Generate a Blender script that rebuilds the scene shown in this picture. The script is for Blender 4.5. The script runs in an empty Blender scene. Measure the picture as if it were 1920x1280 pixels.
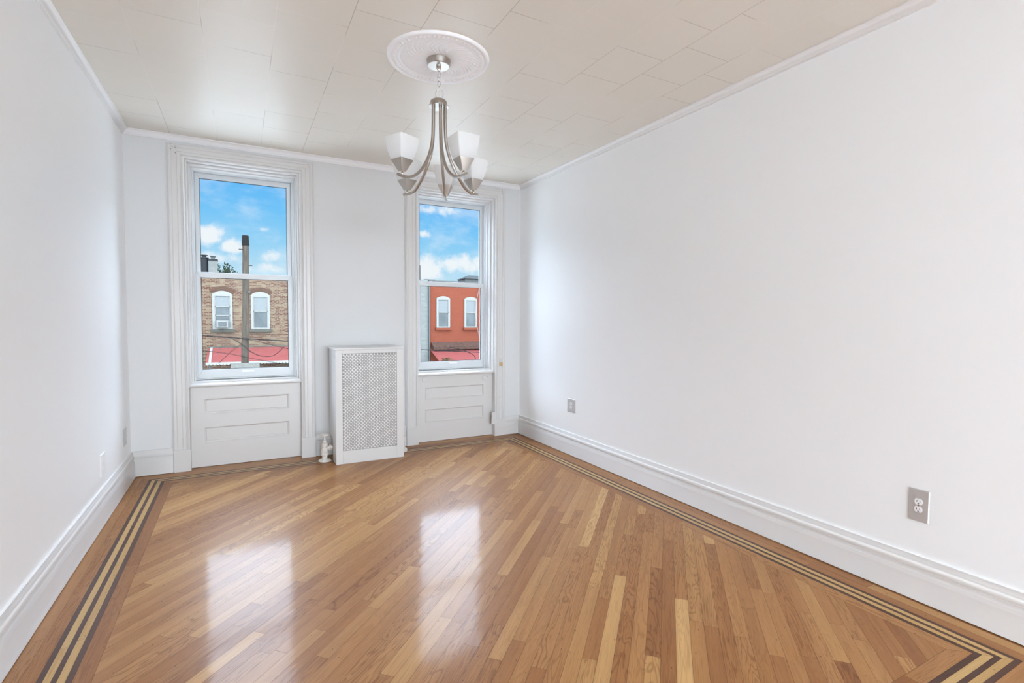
import bpy, bmesh, math, random
from mathutils import Matrix, Vector
C = bpy.context.scene.collection
SC = bpy.context.scene
R = random.Random(7)
PI = math.pi

# ------------------------------------------------------------------ camera
CAM_Z = 1.290
Fv = Vector((0.46976725, 0.88161836, -0.04547307))
Rv = Vector((0.88264858, -0.46999128, 0.00629946))
Uv = Vector((0.01581822, 0.04309602, 0.9989457))
cam = bpy.data.cameras.new('camera')
cam.sensor_width = 36.0
cam.lens = 954.98 / 1920 * 36.0
cam.clip_start = 0.02
cam.clip_end = 500
camo = bpy.data.objects.new('camera', cam)
C.objects.link(camo)
M = Matrix((Rv, Uv, -Fv)).transposed().to_4x4()
M.translation = Vector((0, 0, CAM_Z))
camo.matrix_world = M
SC.camera = camo

# room (metres): left wall, right wall, window wall, ceiling, open rear
XL, XR, YB, H, YF = -0.7926, 2.7602, 4.9946, 2.75, -4.0

# ------------------------------------------------------------------ render look
SC.view_settings.view_transform = 'Standard'
SC.view_settings.look = 'None'
SC.view_settings.gamma = 1.0
SC.view_settings.use_curve_mapping = False
SC.view_settings.exposure = 0.90
SC.cycles.max_bounces = 14
SC.cycles.diffuse_bounces = 9
SC.cycles.glossy_bounces = 5
SC.cycles.transmission_bounces = 8
SC.cycles.transparent_max_bounces = 12
SC.cycles.caustics_reflective = False
SC.cycles.caustics_refractive = False
SC.cycles.use_denoising = True

SKY_HI = 7.1        # unseen upper sky, brightened for floor reflections and window light
SKY_REAR = 7.6      # unseen sky behind the house, brightened to fill the room


def s2l(c):
    c = c / 255.0
    return c / 12.92 if c <= 0.04045 else ((c + 0.055) / 1.055) ** 2.4


def rgb(r, g, b):
    return (s2l(r), s2l(g), s2l(b), 1.0)


class NT:
    """small helper for building node trees"""
    def __init__(self, tree):
        self.t = tree

    def n(self, typ, **kw):
        nd = self.t.nodes.new(typ)
        for k, v in kw.items():
            setattr(nd, k, v)
        return nd

    def link(self, a, b):
        self.t.links.new(a, b)

    def put(self, sock, v):
        if isinstance(v, bpy.types.NodeSocket):
            self.link(v, sock)
        elif v is not None:
            sock.default_value = v

    def m(self, op, a, b=None, c=None, clamp=False):
        nd = self.n('ShaderNodeMath', operation=op, use_clamp=clamp)
        self.put(nd.inputs[0], a)
        self.put(nd.inputs[1], b)
        self.put(nd.inputs[2], c)
        return nd.outputs[0]

    def smooth(self, v, a, b):
        nd = self.n('ShaderNodeMapRange', interpolation_type='SMOOTHSTEP')
        self.put(nd.inputs['Value'], v)
        nd.inputs['From Min'].default_value = a
        nd.inputs['From Max'].default_value = b
        return nd.outputs['Result']

    def mix(self, f, a, b, mode='MIX'):
        nd = self.n('ShaderNodeMix', data_type='RGBA', blend_type=mode)
        self.put(nd.inputs['Factor'], f)
        self.put(nd.inputs['A'], a) if False else self.put(nd.inputs[6], a)
        self.put(nd.inputs[7], b)
        return nd.outputs[2]

    def xyz(self, x, y, z):
        nd = self.n('ShaderNodeCombineXYZ')
        self.put(nd.inputs[0], x)
        self.put(nd.inputs[1], y)
        self.put(nd.inputs[2], z)
        return nd.outputs[0]

    def noise(self, vec, scale, detail=2.0, rough=0.5, dist=0.0):
        nd = self.n('ShaderNodeTexNoise')
        self.put(nd.inputs['Vector'], vec)
        nd.inputs['Scale'].default_value = scale
        nd.inputs['Detail'].default_value = detail
        nd.inputs['Roughness'].default_value = rough
        nd.inputs['Distortion'].default_value = dist
        return nd.outputs['Fac']

    def ramp(self, f, stops):
        nd = self.n('ShaderNodeValToRGB')
        e = nd.color_ramp.elements
        e[0].position, e[0].color = stops[0]
        e[1].position, e[1].color = stops[-1]
        for p, c in stops[1:-1]:
            x = e.new(p)
            x.color = c
        self.put(nd.inputs[0], f)
        return nd.outputs[0]


# ------------------------------------------------------------------ sky
def make_world():
    w = bpy.data.worlds.new('sky')
    SC.world = w
    w.use_nodes = True
    t = w.node_tree
    t.nodes.clear()
    k = NT(t)
    tc = k.n('ShaderNodeTexCoord')
    sep = k.n('ShaderNodeSeparateXYZ')
    k.link(tc.outputs['Generated'], sep.inputs[0])
    x, y, z = sep.outputs
    ys = k.m('MAXIMUM', y, 0.02)
    u = k.m('DIVIDE', x, ys)
    v = k.m('DIVIDE', z, ys)
    blue = k.ramp(v, [(0.0, rgb(208, 234, 247)), (0.075, rgb(192, 227, 247)), (0.13, rgb(150, 211, 248)),
                      (0.19, rgb(115, 196, 250)), (0.26, rgb(88, 180, 249))])
    # cumulus puffs low over the roofs: soft ellipses broken up by noise
    vec = k.xyz(u, v, 0.0)
    nz = k.noise(vec, 34.0, 6.0, 0.62)
    nz2 = k.noise(k.xyz(u, k.m('MULTIPLY', v, 2.0), 3.3), 11.0, 5.0, 0.6)
    dens = None
    for (u0, v0, ru, rv, am) in [
            (-0.045, 0.137, 0.024, 0.017, 1.25), (-0.010, 0.121, 0.019, 0.0125, 1.2),
            (0.062, 0.106, 0.036, 0.013, 0.82), (0.0405, 0.153, 0.013, 0.005, 0.7),
            (0.0098, 0.155, 0.010, 0.004, 0.6), (0.355, 0.221, 0.060, 0.014, 0.85),
            (0.328, 0.168, 0.022, 0.008, 1.0), (0.41, 0.112, 0.085, 0.020, 1.0),
            (0.335, 0.095, 0.04, 0.03, 1.1), (-0.03, 0.098, 0.05, 0.012, 0.75),
            (0.05, 0.085, 0.07, 0.01, 0.72)]:
        du = k.m('DIVIDE', k.m('SUBTRACT', u, u0), ru)
        dv = k.m('DIVIDE', k.m('SUBTRACT', v, v0), rv)
        q = k.m('ADD', k.m('MULTIPLY', du, du), k.m('MULTIPLY', dv, dv))
        g = k.m('MULTIPLY', k.m('POWER', 2.718, k.m('MULTIPLY', q, -0.7)), am)
        dens = g if dens is None else k.m('MAXIMUM', dens, g)
    dens = k.m('ADD', dens, k.m('MULTIPLY', k.m('SUBTRACT', nz, 0.5), 1.5))
    puff = k.m('MULTIPLY', k.smooth(dens, 0.34, 1.0), 0.95)
    veil = k.m('MULTIPLY', k.smooth(nz2, 0.42, 0.72), 0.34)
    cl = k.m('MAXIMUM', puff, veil)
    low = k.mix(cl, blue, rgb(246, 249, 253))
    low = k.mix(1.0, low, (0.545, 0.545, 0.545, 1), 'MULTIPLY')
    # unseen sky high in front and behind the house, brightened to light the room
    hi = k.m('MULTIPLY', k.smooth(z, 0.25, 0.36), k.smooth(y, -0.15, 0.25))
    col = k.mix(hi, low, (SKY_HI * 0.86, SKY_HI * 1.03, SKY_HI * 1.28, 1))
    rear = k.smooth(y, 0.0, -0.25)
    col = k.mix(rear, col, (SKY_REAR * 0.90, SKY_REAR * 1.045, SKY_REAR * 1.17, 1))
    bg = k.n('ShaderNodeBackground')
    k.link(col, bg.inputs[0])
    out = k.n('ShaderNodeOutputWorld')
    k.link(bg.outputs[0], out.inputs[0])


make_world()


# daylight portals in the two windows and the rear opening (they guide sampling only)
def portal(name, cx, y, cz, sx, sz, rx):
    l = bpy.data.lights.new(name, 'AREA')
    l.shape = 'RECTANGLE'
    l.size, l.size_y = sx, sz
    l.cycles.is_portal = True
    o = bpy.data.objects.new(name, l)
    o.location = (cx, y, cz)
    o.rotation_euler = (rx, 0, 0)
    C.objects.link(o)


portal('window_portal', 0.0475, YB + 0.33, 1.66, 0.90, 1.95, -PI / 2)
portal('window_portal', 2.0065, YB + 0.33, 1.66, 0.90, 1.95, -PI / 2)


# ------------------------------------------------------------------ materials
def mat(name, col, rough=0.5, metal=0.0, spec=0.5, coat=0.0, coat_rough=0.1, bump=None, var=None):
    m = bpy.data.materials.new(name)
    m.use_nodes = True
    k = NT(m.node_tree)
    b = m.node_tree.nodes['Principled BSDF']
    b.inputs['Base Color'].default_value = col
    b.inputs['Roughness'].default_value = rough
    b.inputs['Metallic'].default_value = metal
    b.inputs['Specular IOR Level'].default_value = spec
    b.inputs['Coat Weight'].default_value = coat
    b.inputs['Coat Roughness'].default_value = coat_rough
    if bump or var:
        tc = k.n('ShaderNodeTexCoord')
        if var:
            sc, amt = var[:2]
            vec = tc.outputs['Object']
            if len(var) > 2:            # streaks running along z
                mp = k.n('ShaderNodeMapping')
                mp.inputs['Scale'].default_value = (1, 1, var[2])
                k.link(vec, mp.inputs[0])
                vec = mp.outputs[0]
            f = k.noise(vec, sc, 3.0)
            c2 = tuple(min(1, c * (1 - amt)) for c in col[:3]) + (1,)
            k.link(k.mix(k.smooth(f, 0.3, 0.7), col, c2), b.inputs['Base Color'])
        if bump:
            sc, st, dist = bump
            f = k.noise(tc.outputs['Object'], sc, 3.0)
            bn = k.n('ShaderNodeBump')
            bn.inputs['Strength'].default_value = st
            bn.inputs['Distance'].default_value = dist
            k.link(f, bn.inputs['Height'])
            k.link(bn.outputs[0], b.inputs['Normal'])
    return m


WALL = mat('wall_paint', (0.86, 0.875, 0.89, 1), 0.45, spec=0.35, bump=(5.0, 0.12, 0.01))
WALLB = mat('wall_paint_shaded', (0.69, 0.697, 0.702, 1), 0.55, spec=0.3, bump=(5.0, 0.12, 0.01))  # same wall paint darkened, the window wall's shade put into the colour
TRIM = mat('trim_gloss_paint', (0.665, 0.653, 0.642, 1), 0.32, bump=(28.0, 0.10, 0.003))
BASE = mat('baseboard_gloss_lit', (0.83, 0.825, 0.82, 1), 0.32, bump=(28.0, 0.10, 0.003))  # TRIM gloss again, lightened to carry the side walls' stronger light
CROWN = mat('crown_paint', (0.85, 0.85, 0.855, 1), 0.4)
VINYL = mat('white_vinyl', (0.66, 0.685, 0.70, 1), 0.35)
VINYLB = mat('white_vinyl_pull', (0.85, 0.86, 0.87, 1), 0.3)
NICKEL = mat('brushed_nickel', (0.46, 0.42, 0.38, 1), 0.34, metal=1.0)
CHROME = mat('polished_nickel', (0.75, 0.73, 0.70, 1), 0.15, metal=1.0)
STEEL = mat('stainless_plate', (0.60, 0.60, 0.61, 1), 0.42, metal=0.55)
BRASS = mat('tarnished_brass', (0.50, 0.33, 0.13, 1), 0.35, metal=0.9)
WPLAST = mat('white_plastic', (0.82, 0.82, 0.84, 1), 0.35)
DARK = mat('dark_slot', (0.03, 0.028, 0.027, 1), 0.7)
GRILLE = mat('grille_enamel', (0.76, 0.75, 0.745, 1), 0.35)
COVER = mat('cover_enamel', (0.665, 0.665, 0.66, 1), 0.35, bump=(14.0, 0.06, 0.003))
INSIDE = mat('cover_interior_shade', (0.13, 0.12, 0.118, 1), 0.8)  # shade inside the cover put into the colour
IRON = mat('painted_iron', (0.80, 0.75, 0.70, 1), 0.4, bump=(60.0, 0.35, 0.003), var=(40.0, 0.25))
PLASTER = mat('medallion_plaster', (0.92, 0.93, 0.95, 1), 0.5)
CORD = mat('painted_cord', (0.72, 0.63, 0.59, 1), 0.5)


def ceiling_mat():
    m = mat('ceiling_tile', (0.7, 0.66, 0.6, 1), 0.36, spec=0.28)
    k = NT(m.node_tree)
    b = m.node_tree.nodes['Principled BSDF']
    tc = k.n('ShaderNodeTexCoord')
    sp = k.n('ShaderNodeSeparateXYZ')
    k.link(tc.outputs['Object'], sp.inputs[0])
    # 13 in tiles laid in a half bond, rows running towards the windows
    vec = k.xyz(k.m('ADD', sp.outputs[1], -2.72 + 0.341 * 20), k.m('ADD', sp.outputs[0], 0.150 + 0.3265 * 8), 0.0)
    br = k.n('ShaderNodeTexBrick', offset=0.5, offset_frequency=2, squash=1.0)
    k.link(vec, br.inputs['Vector'])
    br.inputs['Scale'].default_value = 1.0
    br.inputs['Brick Width'].default_value = 0.341
    br.inputs['Row Height'].default_value = 0.3265
    br.inputs['Mortar Size'].default_value = 0.0019
    br.inputs['Mortar Smooth'].default_value = 0.35
    br.inputs['Bias'].default_value = 0.0
    br.inputs['Color1'].default_value = (0.79, 0.757, 0.69, 1)
    br.inputs['Color2'].default_value = (0.775, 0.742, 0.675, 1)
    br.inputs['Mortar'].default_value = (0.60, 0.56, 0.50, 1)
    # some joints are filled with lighter paint
    f = k.smooth(k.noise(tc.outputs['Object'], 1.7, 1.0), 0.45, 0.56)
    mort = k.mix(f, (0.50, 0.455, 0.40, 1), (0.82, 0.78, 0.72, 1))
    k.link(mort, br.inputs['Mortar'])
    k.link(br.outputs['Color'], b.inputs['Base Color'])
    wob = k.noise(tc.outputs['Object'], 3.2, 2.0)
    hgt = k.m('ADD', k.m('MULTIPLY', br.outputs['Fac'], -0.5), k.m('MULTIPLY', wob, 0.8))
    bn = k.n('ShaderNodeBump')
    bn.inputs['Strength'].default_value = 0.22
    bn.inputs['Distance'].default_value = 0.006
    k.link(hgt, bn.inputs['Height'])
    k.link(bn.outputs[0], b.inputs['Normal'])
    return m


CEIL = ceiling_mat()


def wood_mat(name, stops, grain, rough=0.42, knots=True):
    """strip flooring: UV runs along each board (metres), colour attribute 'tone' holds per-board randoms"""
    m = bpy.data.materials.new(name)
    m.use_nodes = True
    k = NT(m.node_tree)
    b = m.node_tree.nodes['Principled BSDF']
    uvn = k.n('ShaderNodeUVMap', uv_map='UVMap')
    sp = k.n('ShaderNodeSeparateXYZ')
    k.link(uvn.outputs[0], sp.inputs[0])
    u, v = sp.outputs[0], sp.outputs[1]
    at = k.n('ShaderNodeAttribute', attribute_name='tone')
    sc = k.n('ShaderNodeSeparateColor')
    k.link(at.outputs['Color'], sc.inputs[0])
    t1, t2, t3 = sc.outputs
    base = k.ramp(t1, stops)
    seed = k.m('MULTIPLY', t2, 53.0)
    # flat-sawn figure: contour lines of a stretched noise
    vv = k.m('MULTIPLY', v, k.m('ADD', 9.0, k.m('MULTIPLY', t3, 26.0)))
    uu = k.m('MULTIPLY', u, k.m('SUBTRACT', 3.0, k.m('MULTIPLY', t3, 2.0)))
    f = k.noise(k.xyz(uu, vv, seed), 1.0, 2.5, 0.5, 0.35)
    ring = k.m('PINGPONG', k.m('MULTIPLY', f, 13.0), 0.5)
    ring = k.m('MULTIPLY', k.smooth(ring, 0.27, 0.03), k.m('ADD', 0.25, k.m('MULTIPLY', k.smooth(t2, 0.25, 0.75), 0.75)))
    pore = k.noise(k.xyz(k.m('MULTIPLY', u, 9.0), k.m('MULTIPLY', v, 330.0), seed), 1.0, 2.0, 0.6)
    pore = k.smooth(pore, 0.50, 0.78)
    ring = k.m('MULTIPLY', ring, k.m('ADD', 0.55, k.m('MULTIPLY', pore, 0.6)))
    broad = k.noise(k.xyz(k.m('MULTIPLY', u, 1.3), k.m('MULTIPLY', v, 22.0), seed), 1.0, 2.0)
    dark = k.mix(1.0, base, grain, 'MULTIPLY')
    g = k.m('MAXIMUM', k.m('MULTIPLY', ring, 0.85), k.m('MULTIPLY', pore, 0.50))
    col = k.mix(g, base, dark)
    col = k.mix(k.m('MULTIPLY', k.smooth(broad, 0.35, 0.75), 0.22), col, dark)
    if knots:   # nail heads and small dark specks
        vo = k.n('ShaderNodeTexVoronoi', feature='F1')
        k.link(k.xyz(k.m('MULTIPLY', u, 5.5), k.m('MULTIPLY', v, 17.0), seed), vo.inputs['Vector'])
        vo.inputs['Scale'].default_value = 1.0
        cs = k.n('ShaderNodeSeparateColor')
        k.link(vo.outputs['Color'], cs.inputs[0])
        sp2 = k.n('ShaderNodeSeparateXYZ')
        k.link(vo.outputs['Position'], sp2.inputs[0])
        px = k.m('DIVIDE', k.m('SUBTRACT', k.m('MULTIPLY', u, 5.5), sp2.outputs[0]), 5.5)
        py = k.m('DIVIDE', k.m('SUBTRACT', k.m('MULTIPLY', v, 17.0), sp2.outputs[1]), 17.0)
        dd = k.m('SQRT', k.m('ADD', k.m('MULTIPLY', px, px), k.m('MULTIPLY', py, py)))
        spot = k.m('MULTIPLY', k.smooth(dd, 0.0034, 0.0018), k.m('GREATER_THAN', cs.outputs[0], 0.62))
        col = k.mix(k.m('MULTIPLY', spot, 0.75), col, (0.05, 0.03, 0.02, 1))
    k.link(col, b.inputs['Base Color'])
    b.inputs['Roughness'].default_value = rough
    b.inputs['Specular IOR Level'].default_value = 0.15
    b.inputs['Coat Weight'].default_value = 0.215
    b.inputs['Coat Roughness'].default_value = 0.095
    b.inputs['Coat IOR'].default_value = 1.5
    wav = k.noise(k.xyz(k.m('MULTIPLY', u, 3.0), k.m('MULTIPLY', v, 30.0), seed), 1.0, 2.0)
    bn = k.n('ShaderNodeBump')
    bn.inputs['Strength'].default_value = 0.10
    bn.inputs['Distance'].default_value = 0.004
    k.link(k.m('ADD', wav, k.m('MULTIPLY', g, -0.10)), bn.inputs['Height'])
    k.link(bn.outputs[0], b.inputs['Normal'])
    k.link(bn.outputs[0], b.inputs['Coat Normal'])
    return m


OAK = wood_mat('oak_strip', [(0.0, rgb(142, 93, 53)), (0.3, rgb(160, 110, 64)), (0.6, rgb(174, 126, 77)),
                             (0.85, rgb(189, 145, 92)), (1.0, rgb(203, 161, 107))], (0.40, 0.30, 0.22, 1))
MAPLE = wood_mat('maple_inlay', [(0.0, rgb(184, 146, 92)), (1.0, rgb(198, 164, 110))], (0.72, 0.62, 0.5, 1))
WALNUT = wood_mat('walnut_inlay', [(0.0, rgb(72, 46, 36)), (1.0, rgb(92, 62, 48))], (0.6, 0.55, 0.5, 1), knots=False)
GAP = mat('floor_gap', (0.035, 0.02, 0.012, 1), 0.8)


def glass_mat():
    m = bpy.data.materials.new('window_glass')
    m.use_nodes = True
    t = m.node_tree
    t.nodes.clear()
    k = NT(t)
    lw = k.n('ShaderNodeFresnel')
    lw.inputs['IOR'].default_value = 1.07
    tr = k.n('ShaderNodeBsdfTransparent')
    tr.inputs[0].default_value = (0.975, 0.985, 0.98, 1)
    gl = k.n('ShaderNodeBsdfGlossy')
    gl.inputs['Roughness'].default_value = 0.0
    gl.inputs[0].default_value = (0.9, 0.95, 0.95, 1)
    mx = k.n('ShaderNodeMixShader')
    k.link(lw.outputs[0], mx.inputs[0])
    k.link(tr.outputs[0], mx.inputs[1])
    k.link(gl.outputs[0], mx.inputs[2])
    o = k.n('ShaderNodeOutputMaterial')
    k.link(mx.outputs[0], o.inputs[0])
    return m


GLASS = glass_mat()


def shade_mat():
    m = bpy.data.materials.new('frosted_glass_shade')
    m.use_nodes = True
    t = m.node_tree
    k = NT(t)
    b = t.nodes['Principled BSDF']
    b.inputs['Base Color'].default_value = (0.95, 0.965, 0.97, 1)
    b.inputs['Roughness'].default_value = 0.3
    tl = k.n('ShaderNodeBsdfTranslucent')
    tl.inputs[0].default_value = (0.97, 0.98, 0.985, 1)
    mx = k.n('ShaderNodeMixShader')
    mx.inputs[0].default_value = 0.55
    k.link(b.outputs[0], mx.inputs[1])
    k.link(tl.outputs[0], mx.inputs[2])
    k.link(mx.outputs[0], t.nodes['Material Output'].inputs[0])
    return m


SHADE = shade_mat()


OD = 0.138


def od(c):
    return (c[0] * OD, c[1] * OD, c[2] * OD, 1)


def brick_mat(name, c1, c2, c3, mortar, stain=0.0, bw=0.22, rh=0.075, ms=0.012):
    c1, c2, c3, mortar = [od(c) for c in (c1, c2, c3, mortar)]
    m = mat(name, c1, 0.9, spec=0.0)
    k = NT(m.node_tree)
    b = m.node_tree.nodes['Principled BSDF']
    tc = k.n('ShaderNodeTexCoord')
    sp = k.n('ShaderNodeSeparateXYZ')
    k.link(tc.outputs['Object'], sp.inputs[0])
    vec = k.xyz(sp.outputs[0], sp.outputs[2], 0.0)
    br = k.n('ShaderNodeTexBrick', offset=0.5)
    k.link(vec, br.inputs['Vector'])
    br.inputs['Scale'].default_value = 1.0
    br.inputs['Brick Width'].default_value = bw
    br.inputs['Row Height'].default_value = rh
    br.inputs['Mortar Size'].default_value = ms
    br.inputs['Bias'].default_value = -0.1
    br.inputs['Color1'].default_value = c1
    br.inputs['Color2'].default_value = c2
    br.inputs['Mortar'].default_value = mortar
    # irregular clusters of a third brick colour
    cell = k.xyz(k.m('SNAP', k.m('ADD', sp.outputs[0], 40.0), bw), k.m('SNAP', k.m('ADD', sp.outputs[2], 40.0), rh), 0.0)
    wn = k.n('ShaderNodeTexWhiteNoise', noise_dimensions='2D')
    k.link(cell, wn.inputs['Vector'])
    big = k.noise(vec, 0.9, 3.0)
    f = k.smooth(k.m('ADD', wn.outputs['Value'], k.m('MULTIPLY', k.m('SUBTRACT', big, 0.5), 2.0)), 0.30, 0.44)
    col = k.mix(k.m('MULTIPLY', f, k.m('SUBTRACT', 1.0, br.outputs['Fac'])), br.outputs['Color'], c3)
    if stain:
        col = k.mix(k.m('MULTIPLY', k.smooth(k.noise(vec, 1.6, 4.0), 0.45, 0.7), stain), col, od((0.62, 0.50, 0.36)))
    k.link(col, b.inputs['Base Color'])
    bn = k.n('ShaderNodeBump')
    bn.inputs['Strength'].default_value = 0.4
    bn.inputs['Distance'].default_value = 0.02
    k.link(k.m('SUBTRACT', 1.0, br.outputs['Fac']), bn.inputs['Height'])
    k.link(bn.outputs[0], b.inputs['Normal'])
    return m


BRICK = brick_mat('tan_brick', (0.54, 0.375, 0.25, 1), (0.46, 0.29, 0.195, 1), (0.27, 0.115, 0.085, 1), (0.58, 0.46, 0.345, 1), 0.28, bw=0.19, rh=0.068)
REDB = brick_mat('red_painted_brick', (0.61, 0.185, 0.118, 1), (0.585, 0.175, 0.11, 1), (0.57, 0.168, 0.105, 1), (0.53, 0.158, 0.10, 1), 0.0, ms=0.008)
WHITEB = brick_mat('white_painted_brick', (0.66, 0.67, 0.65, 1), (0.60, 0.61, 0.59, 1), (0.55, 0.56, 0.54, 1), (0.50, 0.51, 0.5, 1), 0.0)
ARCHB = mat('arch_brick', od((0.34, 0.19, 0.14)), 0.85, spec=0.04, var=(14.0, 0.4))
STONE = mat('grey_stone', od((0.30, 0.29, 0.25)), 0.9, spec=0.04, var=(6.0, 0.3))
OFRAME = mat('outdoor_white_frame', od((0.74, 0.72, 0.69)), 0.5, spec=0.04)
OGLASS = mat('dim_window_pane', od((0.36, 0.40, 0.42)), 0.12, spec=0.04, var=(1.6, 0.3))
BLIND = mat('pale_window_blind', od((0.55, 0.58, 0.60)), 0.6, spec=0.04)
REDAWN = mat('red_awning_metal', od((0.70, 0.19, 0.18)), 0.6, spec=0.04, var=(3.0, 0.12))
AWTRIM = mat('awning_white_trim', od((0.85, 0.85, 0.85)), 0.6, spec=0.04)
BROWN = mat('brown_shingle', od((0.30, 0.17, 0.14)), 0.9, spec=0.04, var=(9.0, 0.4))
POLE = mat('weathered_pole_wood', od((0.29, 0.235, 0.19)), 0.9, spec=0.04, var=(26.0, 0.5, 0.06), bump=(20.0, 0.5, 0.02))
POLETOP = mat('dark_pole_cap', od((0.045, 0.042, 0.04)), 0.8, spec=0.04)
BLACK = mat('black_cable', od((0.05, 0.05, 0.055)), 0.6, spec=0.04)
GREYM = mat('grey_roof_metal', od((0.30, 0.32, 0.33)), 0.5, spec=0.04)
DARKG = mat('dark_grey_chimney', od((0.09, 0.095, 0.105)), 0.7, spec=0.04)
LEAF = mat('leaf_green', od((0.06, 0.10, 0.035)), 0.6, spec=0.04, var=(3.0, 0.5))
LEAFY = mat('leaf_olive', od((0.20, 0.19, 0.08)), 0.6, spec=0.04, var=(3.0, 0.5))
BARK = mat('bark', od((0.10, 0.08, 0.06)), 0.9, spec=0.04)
ASPH = mat('lightened_asphalt', (0.42, 0.42, 0.41, 1), 0.9, var=(0.8, 0.2))  # street asphalt, lightened to bounce sky light up to the ceiling
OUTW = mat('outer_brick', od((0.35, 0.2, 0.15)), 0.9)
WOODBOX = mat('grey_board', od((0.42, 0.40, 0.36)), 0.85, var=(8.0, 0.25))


# ------------------------------------------------------------------ mesh builder
class MB:
    def __init__(s, tf=None):
        s.v, s.f, s.tf = [], [], tf

    def pts(s, ps):
        i = len(s.v)
        s.v += [s.tf(p) if s.tf else tuple(p) for p in ps]
        return i

    def box(s, x0, x1, y0, y1, z0, z1):
        i = s.pts([(x0, y0, z0), (x1, y0, z0), (x1, y1, z0), (x0, y1, z0), (x0, y0, z1), (x1, y0, z1), (x1, y1, z1), (x0, y1, z1)])
        s.f += [tuple(i + q for q in f) for f in [(0, 3, 2, 1), (4, 5, 6, 7), (0, 1, 5, 4), (1, 2, 6, 5), (2, 3, 7, 6), (3, 0, 4, 7)]]
        return s

    def prism(s, poly, y0, y1):
        """polygon in (x,z) extruded along y"""
        n = len(poly)
        i = s.pts([(x, y0, z) for x, z in poly] + [(x, y1, z) for x, z in poly])
        s.f.append(tuple(i + q for q in range(n)))
        s.f.append(tuple(i + n + q for q in reversed(range(n))))
        for q in range(n):
            r = (q + 1) % n
            s.f.append((i + q, i + n + q, i + n + r, i + r))
        return s

    def prism_yz(s, poly, x0, x1):
        n = len(poly)
        i = s.pts([(x0, y, z) for y, z in poly] + [(x1, y, z) for y, z in poly])
        s.f.append(tuple(i + q for q in range(n)))
        s.f.append(tuple(i + n + q for q in reversed(range(n))))
        for q in range(n):
            r = (q + 1) % n
            s.f.append((i + q, i + n + q, i + n + r, i + r))
        return s

    def rings(s, rings, cap=True, closed=False):
        """list of rings (each a list of points, same count) skinned together"""
        n = len(rings[0])
        ids = [s.pts(r) for r in rings]
        pairs = list(zip(ids, ids[1:]))
        if closed:
            pairs.append((ids[-1], ids[0]))
        for a, b in pairs:
            for q in range(n):
                r = (q + 1) % n
                s.f.append((a + q, a + r, b + r, b + q))
        if cap and not closed:
            s.f.append(tuple(ids[0] + q for q in reversed(range(n))))
            s.f.append(tuple(ids[-1] + q for q in range(n)))
        return s

    def lathe(s, prof, cx, cy, n=24, cap=True):
        return s.rings([[(cx + r * math.cos(2 * PI * q / n), cy + r * math.sin(2 * PI * q / n), z) for q in range(n)] for r, z in prof], cap)

    def tube(s, path, rad, n=10, cap=True, closed=False, sx=1.0):
        P = [Vector(p) for p in path]
        N = len(P)
        rads = rad if isinstance(rad, (list, tuple)) else [rad] * N
        rings = []
        up = None
        for i in range(N):
            if closed:
                d = (P[(i + 1) % N] - P[i - 1]).normalized()
            else:
                d = (P[min(i + 1, N - 1)] - P[max(i - 1, 0)]).normalized()
            if up is None:
                up = Vector((0, 0, 1)) if abs(d.z) < 0.9 else Vector((1, 0, 0))
            a = d.cross(up).normalized()
            up = a.cross(d).normalized()
            rings.append([P[i] + (a * math.cos(2 * PI * q / n) * sx + up * math.sin(2 * PI * q / n)) * rads[i] for q in range(n)])
        return s.rings(rings, cap, closed)

    def torus(s, c, R_, r, ax, n=24, m=8, stretch=1.0):
        ax = Vector(ax).normalized()
        up = Vector((0, 0, 1))
        if abs(ax.z) > 0.95:
            up = Vector((1, 0, 0))
        b = (up - ax * up.dot(ax)).normalized()
        a = ax.cross(b)
        c = Vector(c)
        path = [c + a * R_ * math.cos(2 * PI * i / n) + b * R_ * stretch * math.sin(2 * PI * i / n) for i in range(n)]
        return s.tube(path, r, m, closed=True)

    def build(s, name, m, parent=None, loc=None, smooth=None, bevel=0.0, segs=2):
        me = bpy.data.meshes.new(name)
        o = bpy.data.objects.new(name, me)
        C.objects.link(o)
        if parent is not None:
            base = Vector(parent.get('_w', (0, 0, 0)))
            o.parent = parent
            org = base
        else:
            org = Vector(loc) if loc is not None else Vector((0, 0, 0))
            o.location = org
        o['_w'] = tuple(org)
        me.from_pydata([tuple(Vector(p) - org) for p in s.v], [], s.f)
        me.update()
        bm = bmesh.new()
        bm.from_mesh(me)
        bmesh.ops.recalc_face_normals(bm, faces=bm.faces)
        bm.to_mesh(me)
        bm.free()
        me.materials.append(m)
        if smooth is not None:
            me.polygons.foreach_set('use_smooth', [True] * len(me.polygons))
            me.set_sharp_from_angle(angle=math.radians(smooth))
        if bevel:
            md = o.modifiers.new('bevel', 'BEVEL')
            md.width = bevel
            md.segments = segs
            md.limit_method = 'ANGLE'
            md.harden_normals = False
        return o


def tag(o, label=None, cat=None, group=None, kind=None):
    if label:
        o['label'] = label
    if cat:
        o['category'] = cat
    if group:
        o['group'] = group
    if kind:
        o['kind'] = kind
    return o


def empty(name, loc, label=None, cat=None, group=None, kind=None):
    o = bpy.data.objects.new(name, None)
    C.objects.link(o)
    o.empty_display_size = 0.05
    o.location = loc
    o['_w'] = tuple(loc)
    return tag(o, label, cat, group, kind)


def struct(o):
    o['kind'] = 'structure'
    return o


# ================================================================== ROOM SHELL
WINX = (0.0475, 2.0065)          # window centres
HALF = 0.4325                    # half width of the openings
ZTOP = 2.575                     # head of the openings
SILLZ = 0.705
WT = 0.34                        # thickness of the window wall

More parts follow.
